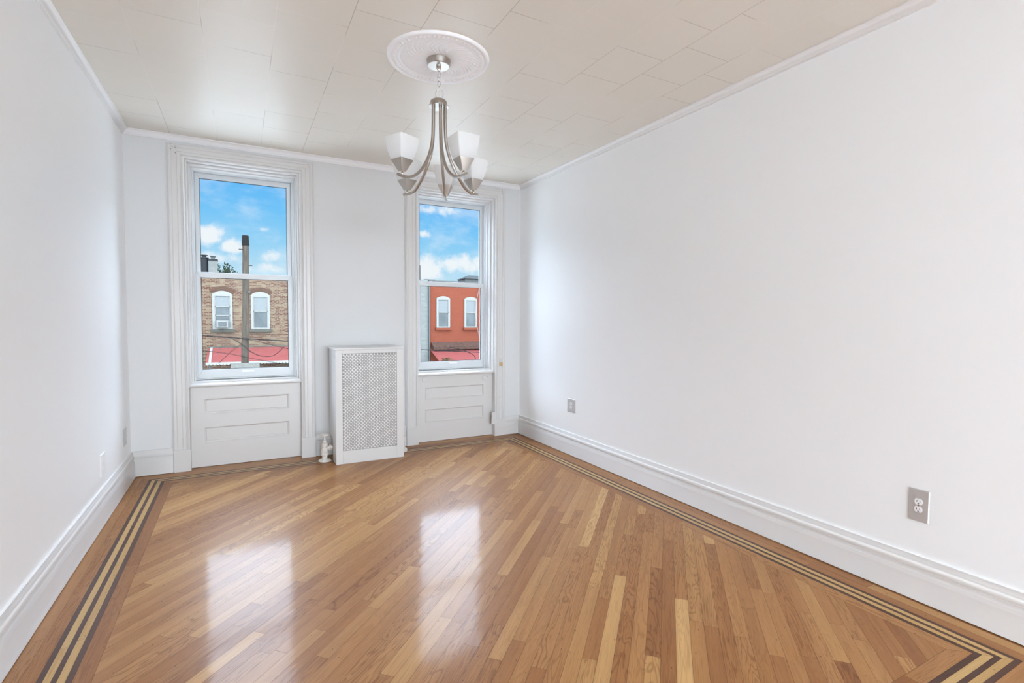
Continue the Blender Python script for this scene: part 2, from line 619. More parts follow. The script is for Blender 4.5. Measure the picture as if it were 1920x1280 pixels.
m = MB()
xs = [XL - 0.2, WINX[0] - HALF, WINX[0] + HALF, WINX[1] - HALF, WINX[1] + HALF, XR + 0.2]
m.box(xs[0], xs[1], YB, YB + WT, 0, H + 0.1)
m.box(xs[2], xs[3], YB, YB + WT, 0, H + 0.1)
m.box(xs[4], xs[5], YB, YB + WT, 0, H + 0.1)
for a, b in ((1, 2), (3, 4)):
    m.box(xs[a], xs[b], YB, YB + WT, ZTOP, H + 0.1)
    m.box(xs[a], xs[b], YB + 0.075, YB + WT, 0, SILLZ - 0.02)
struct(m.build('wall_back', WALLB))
struct(MB().box(XL - 0.2, XL, YF - 0.2, YB, 0, H + 0.1).build('wall_left', WALL))
struct(MB().box(XR, XR + 0.2, YF - 0.2, YB, 0, H + 0.1).build('wall_right', WALL))
m = MB()
m.box(XL, -0.62, YF - 0.2, YF, 0, H + 0.1).box(2.58, XR, YF - 0.2, YF, 0, H + 0.1).box(-0.62, 2.58, YF - 0.2, YF, 2.5, H + 0.1)
struct(m.build('wall_front', WALLB))  # unseen rear wall, its wide opening added to let fill light in
struct(MB().box(XL, XR, YF, YB, H, H + 0.1).build('ceiling', CEIL))
portal('rear_portal', 0.98, YF - 0.22, 1.25, 3.25, 2.5, PI / 2)


# ------------------------------------------------------------------ floor of oak strips with inlaid border
def clip(poly, nx, ny, c):
    out = []
    n = len(poly)
    for i in range(n):
        a, b = poly[i], poly[(i + 1) % n]
        da, db = nx * a[0] + ny * a[1] - c, nx * b[0] + ny * b[1] - c
        if da >= 0:
            out.append(a)
        if (da >= 0) != (db >= 0):
            t = da / (da - db)
            out.append((a[0] + t * (b[0] - a[0]), a[1] + t * (b[1] - a[1])))
    return out


def make_floor():
    V, F, UV, TONE, MI = [], [], [], [], []

    def plank(poly, d, mi, tone=None, t3=None):
        # shrink a hair so that a dark joint shows between boards
        n = len(poly)
        if n < 3:
            return
        cx = sum(p[0] for p in poly) / n
        cy = sum(p[1] for p in poly) / n
        area = 0.5 * sum(poly[i][0] * poly[(i + 1) % n][1] - poly[(i + 1) % n][0] * poly[i][1] for i in range(n))
        if abs(area) < 2e-5:
            return
        if area < 0:
            poly = poly[::-1]
        q = poly
        g = 0.00045
        for i in range(n):
            a, b = poly[i], poly[(i + 1) % n]
            L = math.hypot(b[0] - a[0], b[1] - a[1])
            if L < 1e-6:
                continue
            nx, ny = -(b[1] - a[1]) / L, (b[0] - a[0]) / L
            q = clip(q, nx, ny, nx * a[0] + ny * a[1] + g)
            if len(q) < 3:
                return
        i0 = len(V)
        ou, ov = R.uniform(0, 40), R.uniform(0, 40)
        tn = (R.random() if tone is None else tone, R.random(), R.random() if t3 is None else t3, 1.0)
        for p in q:
            V.append((p[0], p[1], 0.0))
            UV.append((p[0] * d[0] + p[1] * d[1] + ou, -(p[0] - cx) * d[1] + (p[1] - cy) * d[0] + ov))
            TONE.append(tn)
        F.append(tuple(range(i0, i0 + len(q))))
        MI.append(mi)

    # field: 57 mm strips at 45 degrees
    x0, x1, y0, y1 = -0.485, 2.434, 0.913, 4.674
    c = math.sqrt(0.5)
    d = (c, c)
    nrm = (-c, c)
    W = 0.0572
    for r in range(-60, 110):
        v0, v1 = r * W, (r + 1) * W
        s = R.uniform(-1.2, -0.2)
        prev = R.random()
        while s < 6.0:
            L = R.choice([0.35, 0.5, 0.7, 0.9, 1.1, 1.4, 1.8]) * R.uniform(0.85, 1.15)
            poly = [(d[0] * a + nrm[0] * b, d[1] * a + nrm[1] * b) for a, b in ((s, v0), (s + L, v0), (s + L, v1), (s, v1))]
            for nx, ny, cc in ((1, 0, x0), (-1, 0, -x1), (0, 1, y0), (0, -1, -y1)):
                poly = clip(poly, nx, ny, cc) if len(poly) >= 3 else []
            if len(poly) >= 3:
                t = min(1, max(0, R.gauss(0.50, 0.20)))
                plank(poly, d, 0, t)
            s += L
    # mitred border bands, from the field outwards
    rect = [x0, x1, y0, y1]
    bands = [(0.060, 0), (0.021, 2), (0.027, 1), (0.018, 2), (0.026, 1), (0.019, 2)]
    outer = (XL, XR, YF, YB + 0.06)

    def ring(a, b, mi, long=False):
        ax0, ax1, ay0, ay1 = a
        bx0, bx1, by0, by1 = b
        quads = [([(bx0, by0), (ax0, ay0), (ax0, ay1), (bx0, by1)], (0, 1)),
                 ([(ax1, ay0), (bx1, by0), (bx1, by1), (ax1, ay1)], (0, 1)),
                 ([(bx0, by0), (bx1, by0), (ax1, ay0), (ax0, ay0)], (1, 0)),
                 ([(ax0, ay1), (ax1, ay1), (bx1, by1), (bx0, by1)], (1, 0))]
        for poly, dd in quads:
            lo = min(p[0] * dd[0] + p[1] * dd[1] for p in poly)
            hi = max(p[0] * dd[0] + p[1] * dd[1] for p in poly)
            s = lo - R.uniform(0, 0.5)
            while s < hi:
                L = R.uniform(0.8, 1.7)
                q = clip(poly, dd[0], dd[1], s)
                q = clip(q, -dd[0], -dd[1], -(s + L)) if len(q) >= 3 else []
                if len(q) >= 3:
                    plank(q, dd, mi, min(1, max(0, R.gauss(0.42, 0.18))) if mi == 0 else None, R.uniform(0.3, 1) if mi == 0 else 0.9)
                s += L

    for w, mi in bands:
        b = [rect[0] - w, rect[1] + w, rect[2] - w, rect[3] + w]
        ring(rect, b, mi)
        rect = b
    # outer oak boards up to the baseboards
    for w in (0.053, 0.058, 0.10):
        b = [max(rect[0] - w, outer[0]), min(rect[1] + w, outer[1]), rect[2] - w, min(rect[3] + w, outer[3])]
        ring(rect, b, 0)
        rect = b
    y = rect[2]
    while y > YF:
        s = XL
        while s < XR:
            L = R.uniform(0.6, 1.6)
            plank([(s, max(YF, y - W)), (min(XR, s + L), max(YF, y - W)), (min(XR, s + L), y), (s, y)], (1, 0), 0, min(1, max(0, R.gauss(0.5, 0.2))))
            s += L
        y -= W
    # sub-floor slab under the joints
    i = len(V)
    bx = [(XL, YF, -0.0012), (XR, YF, -0.0012), (XR, YB + 0.075, -0.0012), (XL, YB + 0.075, -0.0012),
          (XL, YF, -0.2), (XR, YF, -0.2), (XR, YB + 0.075, -0.2), (XL, YB + 0.075, -0.2)]
    V.extend(bx)
    UV.extend([(0, 0)] * 8)
    TONE.extend([(0, 0, 0, 1)] * 8)
    for f in ((0, 1, 2, 3), (4, 7, 6, 5), (0, 4, 5, 1), (1, 5, 6, 2), (2, 6, 7, 3), (3, 7, 4, 0)):
        F.append(tuple(i + q for q in f))
        MI.append(3)
    me = bpy.data.meshes.new('floor')
    me.from_pydata(V, [], F)
    me.uv_layers.new(name='UVMap')
    me.color_attributes.new('tone', 'FLOAT_COLOR', 'CORNER')
    vi = [l.vertex_index for l in me.loops]
    me.uv_layers['UVMap'].data.foreach_set('uv', [c_ for v_ in vi for c_ in UV[v_]])
    me.attributes['tone'].data.foreach_set('color', [c_ for v_ in vi for c_ in TONE[v_]])
    for mm in (OAK, MAPLE, WALNUT, GAP):
        me.materials.append(mm)
    me.polygons.foreach_set('material_index', MI)
    me.update()
    o = bpy.data.objects.new('floor', me)
    C.objects.link(o)
    struct(o)


make_floor()

# ------------------------------------------------------------------ baseboards and crown moulding
BASEP = [(0.0, 0.004), (0.034, 0.004), (0.034, 0.010), (0.030, 0.015), (0.030, 0.108), (0.028, 0.115), (0.0235, 0.125), (0.0225, 0.130), (0.0200, 0.133),
         (0.0200, 0.147), (0.0165, 0.149), (0.0165, 0.153), (0.025, 0.155), (0.025, 0.165), (0.020, 0.175), (0.0165, 0.180), (0.0165, 0.186), (0.012, 0.191), (0.010, 0.203), (0.0, 0.204)]
CROWNP = [(0.0, 0.0), (0.042, 0.0), (0.042, -0.007), (0.038, -0.010), (0.034, -0.011), (0.026, -0.017), (0.018, -0.027), (0.014, -0.036), (0.010, -0.038), (0.009, -0.045), (0.0, -0.045)]


def moulding(name, runs, prof, zo, m):
    """runs: list of (function mapping (n,z)->start point, function -> end point)"""
    b = MB()
    for fa, fb in runs:
        b.rings([[fa(n, z + zo) for n, z in prof], [fb(n, z + zo) for n, z in prof]])
    return struct(b.build(name, m, smooth=50))


CASW = 0.125
cas_l = [WINX[0] - HALF - CASW, WINX[1] - HALF - CASW]
cas_r = [WINX[0] + HALF + CASW, WINX[1] + HALF + CASW]
for nm, prof, zo, mm in (('baseboard', BASEP, 0.0, BASE),):
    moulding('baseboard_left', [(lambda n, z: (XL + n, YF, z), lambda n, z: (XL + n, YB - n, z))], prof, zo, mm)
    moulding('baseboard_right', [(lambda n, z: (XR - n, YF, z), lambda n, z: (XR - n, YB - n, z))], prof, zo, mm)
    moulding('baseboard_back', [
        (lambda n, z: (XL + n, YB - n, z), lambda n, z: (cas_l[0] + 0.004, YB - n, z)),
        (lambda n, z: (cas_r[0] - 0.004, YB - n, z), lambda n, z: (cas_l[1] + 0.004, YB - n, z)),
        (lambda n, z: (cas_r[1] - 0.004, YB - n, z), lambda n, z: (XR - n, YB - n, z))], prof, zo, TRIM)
moulding('trim_1', [(lambda n, z: (XL + n, YF, z), lambda n, z: (XL + n, YB - n, z))], CROWNP, H, CROWN)
moulding('trim_2', [(lambda n, z: (XR - n, YF, z), lambda n, z: (XR - n, YB - n, z))], CROWNP, H, CROWN)
moulding('trim_3', [(lambda n, z: (XL + n, YB - n, z), lambda n, z: (XR - n, YB - n, z))], CROWNP, H, CROWN)

# ------------------------------------------------------------------ windows
CASP = [(0.0, 0.0), (0.0, 0.020), (0.003, 0.026), (0.010, 0.028), (0.016, 0.025), (0.019, 0.017), (0.026, 0.015), (0.030, 0.021), (0.050, 0.021),
        (0.053, 0.018), (0.056, 0.021), (0.088, 0.021), (0.091, 0.027), (0.098, 0.031), (0.108, 0.031), (0.115, 0.027), (0.119, 0.020), (CASW, 0.018), (CASW, 0.0)]


def make_window(i, cx):
    w = empty('window_%d' % (i + 1), (cx, YB, 0), kind='structure')
    xl, xr = cx - HALF, cx + HALF
    ct = 0.112                                    # head casing is a little narrower
    hs = ct / CASW
    # fluted casing, mitred at the head
    b = MB()
    b.rings([[(xl - n, YB - t, 0.182) for n, t in CASP], [(xl - n, YB - t, ZTOP + n * hs) for n, t in CASP],
             [(xr + n, YB - t, ZTOP + n * hs) for n, t in CASP], [(xr + n, YB - t, 0.182) for n, t in CASP]])
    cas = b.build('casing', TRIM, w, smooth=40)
    h = MB()
    for sx, n in ((-1, 5), (1, 2)):
        for q in range(n):
            px = (cx + sx * (HALF + CASW * (0.35 + 0.25 * (q % 2) + (0.12 if sx < 0 else 0)))) if sx < 0 else cx + HALF + CASW * 0.62
            pz = ZTOP + 0.085 - 0.030 * (q % 3) + 0.004 * q
            h.rings([[(px + 0.0026 * math.cos(a * PI / 4), YB - 0.0245 - dy, pz + 0.0026 * math.sin(a * PI / 4)) for a in range(8)] for dy in (0.0, 0.009)])
    h.build('nail_hole', DARK, cas)
    for sx in (-1, 1):
        p = MB()
        a, c_ = (xl - CASW + 0.006, xl + 0.004) if sx < 0 else (xr - 0.004, xr + CASW - 0.006)
        p.box(a, c_, YB - 0.036, YB, 0, 0.185)
        p.build('plinth_block', TRIM, w, bevel=0.003)
    # jamb lining and stops
    b = MB()
    for (x0, x1) in ((xl, xl + 0.014), (xr - 0.014, xr)):
        b.box(x0, x1, YB + 0.0005, YB + 0.30, SILLZ, ZTOP)
    b.box(xl + 0.014, xr - 0.014, YB + 0.0005, YB + 0.30, ZTOP - 0.014, ZTOP)
    b.box(xl + 0.014, xl + 0.030, YB + 0.055, YB + 0.145, SILLZ, ZTOP - 0.014)
    b.box(xr - 0.030, xr - 0.014, YB + 0.055, YB + 0.145, SILLZ, ZTOP - 0.014)
    b.box(xl + 0.030, xr - 0.030, YB + 0.055, YB + 0.145, ZTOP - 0.030, ZTOP - 0.014)
    b.box(xl + 0.030, xl + 0.040, YB + 0.10, YB + 0.145, SILLZ, ZTOP - 0.03)
    b.box(xr - 0.040, xr - 0.030, YB + 0.10, YB + 0.145, SILLZ, ZTOP - 0.03)
    b.box(xl + 0.040, xr - 0.040, YB + 0.10, YB + 0.145, ZTOP - 0.040, ZTOP - 0.03)
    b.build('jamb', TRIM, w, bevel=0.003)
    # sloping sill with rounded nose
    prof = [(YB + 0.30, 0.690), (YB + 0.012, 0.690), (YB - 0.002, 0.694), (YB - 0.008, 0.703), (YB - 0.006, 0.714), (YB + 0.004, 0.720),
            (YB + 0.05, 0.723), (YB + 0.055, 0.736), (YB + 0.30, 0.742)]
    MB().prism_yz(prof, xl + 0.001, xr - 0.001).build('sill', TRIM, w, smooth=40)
    # panelled apron below the sill: slab with two framed recesses
    ya = YB + 0.045
    z0, z1 = 0.004, 0.690
    px0, px1 = cx - 0.335, cx + 0.335
    ap = MB()
    ap.box(xl + 0.001, px0, ya, ya + 0.03, z0, z1).box(px1, xr - 0.001, ya, ya + 0.03, z0, z1)
    zz = [z0, 0.212, 0.347, 0.456, 0.592, z1]
    if i == 1:
        zz = [z0, 0.205, 0.345, 0.445, 0.575, z1]
    for a in (0, 2, 4):
        ap.box(px0, px1, ya, ya + 0.03, zz[a], zz[a + 1])
    for a in (1, 3):
        ap.box(px0, px1, ya + 0.009, ya + 0.03, zz[a], zz[a + 1])
    apo = ap.build('apron_panel', TRIM, w)
    for a in (1, 3):
        r = MB()
        za, zb = zz[a], zz[a + 1]
        mp = [(0.0, 0.010), (0.0, 0.0), (-0.004, -0.004), (-0.009, -0.003), (-0.014, 0.004), (-0.019, 0.010)]
        corners = [(px0, za, 1, 1), (px1, za, -1, 1), (px1, zb, -1, -1), (px0, zb, 1, -1)]
        r.rings([[(X - n * sx_, ya + y_, Z - n * sz_) for n, y_ in mp] for X, Z, sx_, sz_ in corners], cap=False, closed=True)
        r.build('panel_moulding', TRIM, apo, smooth=30)
    # vinyl replacement unit: frame, two sashes, panes
    fh = 0.3925
    y0 = YB + 0.146
    fr = MB()
    fz0, fz1 = 0.742, ZTOP - 0.040
    fr.box(cx - fh, cx - fh + 0.012, y0, y0 + 0.085, fz0, fz1).box(cx + fh - 0.012, cx + fh, y0, y0 + 0.085, fz0, fz1)
    fr.box(cx - fh + 0.012, cx + fh - 0.012, y0, y0 + 0.085, fz1 - 0.014, fz1)
    fr.box(cx - fh + 0.012, cx + fh - 0.012, y0, y0 + 0.085, fz0, fz0 + 0.010)
    fr.build('frame', VINYL, w, bevel=0.002)
    gl = 0.3445

    def sash(name, y, z0, z1, g0, g1, so):
        s = MB()
        s.prism([(cx - so, z0), (cx - gl, g0), (cx - gl, g1), (cx - so, z1)], y, y + 0.032)
        s.prism([(cx + gl, g0), (cx + so, z0), (cx + so, z1), (cx + gl, g1)], y, y + 0.032)
        s.prism([(cx - so, z0), (cx + so, z0), (cx + gl, g0), (cx - gl, g0)], y, y + 0.032)
        s.prism([(cx - gl, g1), (cx + gl, g1), (cx + so, z1), (cx - so, z1)], y, y + 0.032)
        so_ = s.build(name, VINYL, w, bevel=0.0025)
        # glazing bead, dark gasket and pane
        t = MB()
        for a, b_, c_, d_ in ((cx - gl, cx - gl + 0.004, g0, g1), (cx + gl - 0.004, cx + gl, g0, g1), (cx - gl + 0.004, cx + gl - 0.004, g0, g0 + 0.004), (cx - gl + 0.004, cx + gl - 0.004, g1 - 0.004, g1)):
            t.box(a, b_, y + 0.008, y + 0.014, c_, d_)
        t.build('gasket', GREYM, so_)
        MB().box(cx - gl + 0.001, cx + gl - 0.001, y + 0.014, y + 0.018, g0 + 0.001, g1 - 0.001).build('pane', GLASS, so_)
        return so_

    sash('upper_sash', y0 + 0.045, 1.640, fz1 - 0.014, 1.668, 2.478, fh - 0.013)
    ls = sash('lower_sash', y0 + 0.008, 0.7525, 1.672, 0.826, 1.624, fh - 0.012)
    lh = MB()
    lh.prism_yz([(y0 + 0.008, 0.812), (y0 - 0.004, 0.812), (y0 - 0.010, 0.806), (y0 - 0.010, 0.796), (y0 - 0.005, 0.796), (y0 - 0.004, 0.803), (y0 + 0.008, 0.804)], cx - 0.04, cx + 0.055)
    lh.build('lift_handle', VINYLB, ls, bevel=0.0012)
    return w


for i, cx in enumerate(WINX):
    make_window(i, cx)

# ================================================================== CEILING ROSE AND CHANDELIER
CX, CY = 1.009, 2.795


def medallion():
    b = MB()
    R0 = 0.286
    nr, na = 76, 480
    # radial height profile (drop below the ceiling)
    def prof(r):
        if r > 0.262:
            return 0.003 + 0.013 * math.sqrt(max(0, 1 - ((r - 0.274) / 0.012) ** 2))
        if r > 0.257:
            return 0.008
        if r > 0.233:
            return 0.010
        if r > 0.216:
            return 0.009 + 0.003 * math.sin((r - 0.216) / 0.017 * PI)
        return 0.008 + 0.005 * max(0, 1 - r / 0.2)
    rings = []
    for j in range(nr + 1):
        r = R0 * (1 - j / nr) + 0.045 * (j / nr)
        ring = []
        for q in range(na):
            th = 2 * PI * q / na
            h = prof(r)
            if 0.233 < r <= 0.257:                 # rope of beads
                n = 64
                ph = (th * n / (2 * PI) + (r - 0.245) * 0) % 1.0
                e = ((ph - 0.5) / 0.42) ** 2 + ((r - 0.245) / 0.0115) ** 2
                h += 0.0065 * math.sqrt(max(0, 1 - e))
            elif r <= 0.212:                        # swirling flutes
                n = 40
                sw = 0.30 * math.sin((r - 0.06) / 0.15 * PI * 1.1)
                ph = (th + sw) * n
                env = min(1, max(0, (0.212 - r) / 0.012)) * min(1, max(0.15, (r - 0.045) / 0.10))
                h += 0.0068 * env * (0.5 + 0.5 * math.cos(ph)) ** 0.8
            ring.append((CX + r * math.cos(th), CY + r * math.sin(th), H - h))
        rings.append(ring)
    rings.insert(0, [(CX + R0 * math.cos(2 * PI * q / na), CY + R0 * math.sin(2 * PI * q / na), H) for q in range(na)])
    b.rings(rings, cap=True)
    o = b.build('ceiling_medallion', PLASTER, loc=(CX, CY, H), smooth=60)
    tag(o, 'round white plaster ceiling medallion with swirling flutes and beaded rim', 'ceiling medallion')


medallion()


def chandelier():
    t = empty('chandelier', (CX, CY, H - 0.012), 'five-arm brushed nickel chandelier with square frosted white glass shades', 'chandelier')
    zc = H - 0.010
    b = MB().lathe([(0.066, zc), (0.0675, zc - 0.003), (0.0630, zc - 0.031), (0.0595, zc - 0.0345), (0.012, zc - 0.0365), (0.0, zc - 0.0365)], CX, CY, 40)
    can = b.build('canopy', NICKEL, t, smooth=35)
    MB().lathe([(0.012, zc - 0.036), (0.014, zc - 0.040), (0.014, zc - 0.048), (0.010, zc - 0.052), (0.009, zc - 0.060), (0.004, zc - 0.064)], CX, CY, 16).build('loop_nut', CHROME, can, smooth=40)
    zt = zc - 0.064
    ch = MB()
    z = zt - 0.006
    for i in range(3):
        ch.torus((CX + 0.003 * (-1) ** i, CY, z - 0.012), 0.0085, 0.0021, (0.88, -0.47, 0) if i % 2 else (0.47, 0.88, 0), 16, 6, stretch=1.75)
        z -= 0.0245
    ch.build('chain', CHROME, t, smooth=60)
    MB().torus((CX + 0.004, CY, 2.556), 0.0215, 0.0024, (0.40, 0.88, -0.2), 28, 8, stretch=1.35).build('hanging_ring', CHROME, t, smooth=60)
    cord = [(CX, CY, zt + 0.002), (CX + 0.012, CY - 0.004, zt - 0.03), (CX + 0.010, CY - 0.002, zt - 0.07), (CX + 0.014, CY - 0.004, 2.580), (CX + 0.016, CY, 2.55), (CX + 0.004, CY, 2.528)]
    MB().tube(cord, 0.0022, 8).build('cord', WPLAST, t, smooth=60)
    hub = MB().lathe([(0.006, 2.532), (0.009, 2.528), (0.013, 2.524), (0.038, 2.519), (0.044, 2.514), (0.047, 2.506), (0.048, 2.490), (0.056, 2.487), (0.056, 2.482), (0.0, 2.481)], CX, CY, 40)
    hub.build('hub', NICKEL, t, smooth=35)
    ends = [(0.763, 2.674), (1.040, 2.502), (1.249, 2.851), (1.152, 3.068), (0.902, 3.054)]
    for (ex, ey), ha in zip(ends, (-163.8, -91.8, -19.8, 52.2, 124.2)):
        dx, dy = ex - CX, ey - CY
        L = math.hypot(dx, dy)
        ux, uy = dx / L, dy / L
        hx, hy = math.cos(math.radians(ha)), math.sin(math.radians(ha))
        ctrl = [(0.036, 2.484), (0.036, 2.42), (0.038, 2.35), (0.043, 2.285), (0.058, 2.222), (0.085, 2.162), (0.125, 2.105), (0.170, 2.066), (0.215, 2.043), (L - 0.015, 2.036), (L + 0.032, 2.038)]
        # densify with Catmull-Rom
        pts = []
        for i in range(len(ctrl) - 1):
            p0, p1, p2, p3 = ctrl[max(i - 1, 0)], ctrl[i], ctrl[i + 1], ctrl[min(i + 2, len(ctrl) - 1)]
            for s in range(5):
                a = s / 5
                pts.append(tuple(0.5 * (2 * p1[k_] + (p2[k_] - p0[k_]) * a + (2 * p0[k_] - 5 * p1[k_] + 4 * p2[k_] - p3[k_]) * a * a + (3 * p1[k_] - p0[k_] - 3 * p2[k_] + p3[k_]) * a ** 3) for k_ in (0, 1)))
        pts.append(ctrl[-1])
        n = len(pts)
        path = []
        for r, z_ in pts:                     # each arm leaves the hub at even spacing and swings to its shade
            q = min(1.0, max(0.0, (r - 0.036) / (L * 0.75 - 0.036)))
            path.append((CX + r * (hx * (1 - q) + ux * q), CY + r * (hy * (1 - q) + uy * q), z_))
        rad = [0.0098 - 0.0022 * (i / (n - 1)) for i in range(n)]
        arm = MB().tube(path, rad, 14, sx=1.0).build('arm', NICKEL, t, smooth=50)
        # finial ball, square nickel cup and frosted glass under/around the lamp
        MB().lathe([(0.004, 2.038), (0.008, 2.042), (0.009, 2.048), (0.007, 2.053), (0.011, 2.056), (0.0115, 2.060), (0.0, 2.061)], ex, ey, 16).build('finial', CHROME, arm, smooth=50)
        px_, py_ = -uy, ux

        def sq(hs, z_, n=8, rr=0.10):
            """rounded square ring, faces square to the arm"""
            out = []
            for sx_, sy_ in ((1, 1), (-1, 1), (-1, -1), (1, -1)):
                r = hs * rr
                a0 = math.atan2(sy_, sx_) - PI / 4
                for q in range(n // 2 + 1):
                    a = a0 + (PI / 2) * q / (n // 2)
                    X = sx_ * (hs - r) + r * math.cos(a)
                    Y = sy_ * (hs - r) + r * math.sin(a)
                    out.append((ex + ux * X + px_ * Y, ey + uy * X + py_ * Y, z_))
            return out
        b = MB().rings([sq(0.0145, 2.058), sq(0.0150, 2.060), sq(0.0415, 2.115), sq(0.0418, 2.118), sq(0.038, 2.118)])
        b.build('shade_cup', NICKEL, arm, smooth=30)
        prof = [(0.0405, 2.117), (0.0475, 2.136), (0.0540, 2.158), (0.0590, 2.180), (0.0625, 2.202), (0.0640, 2.218), (0.0648, 2.232)]
        rings = [sq(a, z_, 8, 0.16) for a, z_ in prof] + [sq(a - 0.004, z_, 8, 0.16) for a, z_ in reversed(prof)]
        MB().rings(rings, cap=True).build('glass_shade', SHADE, arm, smooth=50)
        MB().lathe([(0.012, 2.118), (0.014, 2.13), (0.024, 2.155), (0.027, 2.175), (0.022, 2.195), (0.0, 2.203)], ex, ey, 16).build('lamp_bulb', WPLAST, arm, smooth=60)


chandelier()

# ================================================================== RADIATOR COVER, PIPES
def radiator_cover():
    x0, x1, y0, y1, zt = 0.7185, 1.3200, 4.597, 4.958, 1.004
    t = empty('radiator_cover', (1.02, 4.78, 0), 'tall white metal radiator cover with perforated front, between the two windows', 'radiator cover')
    gx0, gx1, gz0, gz1 = 0.777, 1.2545, 0.1155, 0.971
    f = MB()
    f.box(x0, gx0, y0, y0 + 0.018, 0.0, zt).box(gx1, x1, y0, y0 + 0.018, 0.0, zt)
    f.box(gx0, gx1, y0, y0 + 0.018, 0.0, gz0).box(gx0, gx1, y0, y0 + 0.018, gz1, zt)
    f.build('front_frame', COVER, t, bevel=0.002)
    # side panels notched at the back for the pipework
    for xa, xb in ((x0, x0 + 0.012), (x1 - 0.012, x1)):
        MB().prism_yz([(y0 + 0.018, 0), (4.772, 0), (4.772, 0.165), (4.80, 0.195), (y1, 0.205), (y1, zt), (y0 + 0.018, zt)], xa, xb).build('side_panel', COVER, t)
    MB().box(x0 - 0.012, x1 + 0.006, y0 - 0.010, YB - 0.001, zt, zt + 0.018).build('top', COVER, t, bevel=0.004)
    MB().box(x0 + 0.014, x1 - 0.014, y0 + 0.050, y0 + 0.056, 0.004, zt - 0.001).build('grille_dark_backing', INSIDE, t)  # dark sheet added behind the grille, stands for the shade inside
    g = MB()
    P = 0.0298
    ya, yb = y0 + 0.0008, y0 + 0.0025
    nx, nz = 16, 29
    sx = (gx1 - gx0 - (nx - 1) * P) / 2
    px = (gx1 - gx0 - 0.006) / nx
    pz = (gz1 - gz0 - 0.006) / (nz - 0.5)
    ctr = []
    for iz in range(nz):
        for ix in range(nx):
            ctr.append((gx0 + 0.003 + px * (ix + 0.25), gz0 + 0.003 + pz * (iz + 0.25)))
            ctr.append((gx0 + 0.003 + px * (ix + 0.75), gz0 + 0.003 + pz * (iz + 0.75)))
    for X, Z in ctr:
        if Z > gz1 - 0.004:
            continue
        n = 10
        r = 0.0089
        i = g.pts([(X + r * math.cos(2 * PI * q / n), ya, Z + r * math.sin(2 * PI * q / n)) for q in range(n)] +
                  [(X + r * math.cos(2 * PI * q / n), yb, Z + r * math.sin(2 * PI * q / n)) for q in range(n)])
        g.f.append(tuple(i + q for q in range(n)))
        for q in range(n):
            r_ = (q + 1) % n
            g.f.append((i + q, i + n + q, i + n + r_, i + r_))
    # webs of the perforated sheet: horizontal and vertical ties through every row and column
    e = 0.0013
    for iz in range(2 * nz):
        Z = gz0 + 0.003 + pz * (0.25 + 0.5 * iz)
        if Z < gz1 - 0.002:
            g.box(gx0, gx1, ya + 0.0004, yb, Z - e, Z + e)
    for ix in range(2 * nx):
        X = gx0 + 0.003 + px * (0.25 + 0.5 * ix)
        g.box(X - e, X + e, ya + 0.0003, yb, gz0, gz1)
    g.build('grille', GRILLE, t)
    s = MB()
    for X, Z in ((0.925, 0.872), (1.063, 0.392)):
        MB().rings([[(X + 0.006 * math.cos(a * PI / 5), y, Z + 0.006 * math.sin(a * PI / 5)) for a in range(10)] for y in (y0 - 0.0012, y0 + 0.002)]).build('grille_screw', DARK, t)
    MB().rings([[(x, 4.655 + 0.006 * math.cos(a * PI / 5), 0.948 + 0.014 * math.sin(a * PI / 5)) for a in range(10)] for x in (x0 - 0.0012, x0 + 0.0005)]).build('keyhole', DARK, t)


radiator_cover()


def valve():
    x, y = 0.648, 4.778
    t = empty('radiator_valve', (x, y, 0), 'cream painted radiator valve on a floor flange, left of the radiator cover', 'radiator valve')
    MB().lathe([(0.054, 0.0), (0.056, 0.006), (0.050, 0.014), (0.030, 0.022), (0.024, 0.025)], x, y, 28).build('escutcheon', IRON, t, smooth=50)
    MB().lathe([(0.023, 0.012), (0.024, 0.05), (0.034, 0.055), (0.035, 0.085), (0.029, 0.092), (0.026, 0.125), (0.030, 0.130), (0.029, 0.160), (0.021, 0.168), (0.020, 0.185),
                (0.011, 0.190), (0.010, 0.222)], x, y, 12).build('body', IRON, t, smooth=40)
    MB().lathe([(0.012, 0.221), (0.036, 0.226), (0.041, 0.233), (0.040, 0.242), (0.020, 0.246), (0.0, 0.247)], x, y, 14).build('handwheel', IRON, t, smooth=40)
    b = MB().tube([(x + 0.015, y, 0.118), (x + 0.060, y, 0.118)], 0.018, 12)
    b.tube([(x + 0.036, y, 0.118), (x + 0.056, y, 0.118)], 0.026, 6)
    b.tube([(x + 0.058, y, 0.118), (0.7165, y, 0.118)], 0.015, 10)
    b.build('union', IRON, t, smooth=40)
    x, y = 1.366, 4.795
    t = empty('pipe_flange', (x, y, 0), 'cream painted pipe and floor flange poking out right of the radiator cover', 'pipe')
    MB().lathe([(0.042, 0.0), (0.044, 0.010), (0.040, 0.022), (0.034, 0.034), (0.026, 0.038)], x, y, 28).build('escutcheon', IRON, t, smooth=50)
    MB().lathe([(0.021, 0.02), (0.021, 0.10), (0.030, 0.104), (0.030, 0.150), (0.020, 0.154), (0.0, 0.156)], x, y, 14).build('riser', IRON, t, smooth=40)
    MB().tube([(x, y, 0.128), (1.324, y, 0.128)], 0.015, 10).build('union', IRON, t, smooth=40)


valve()


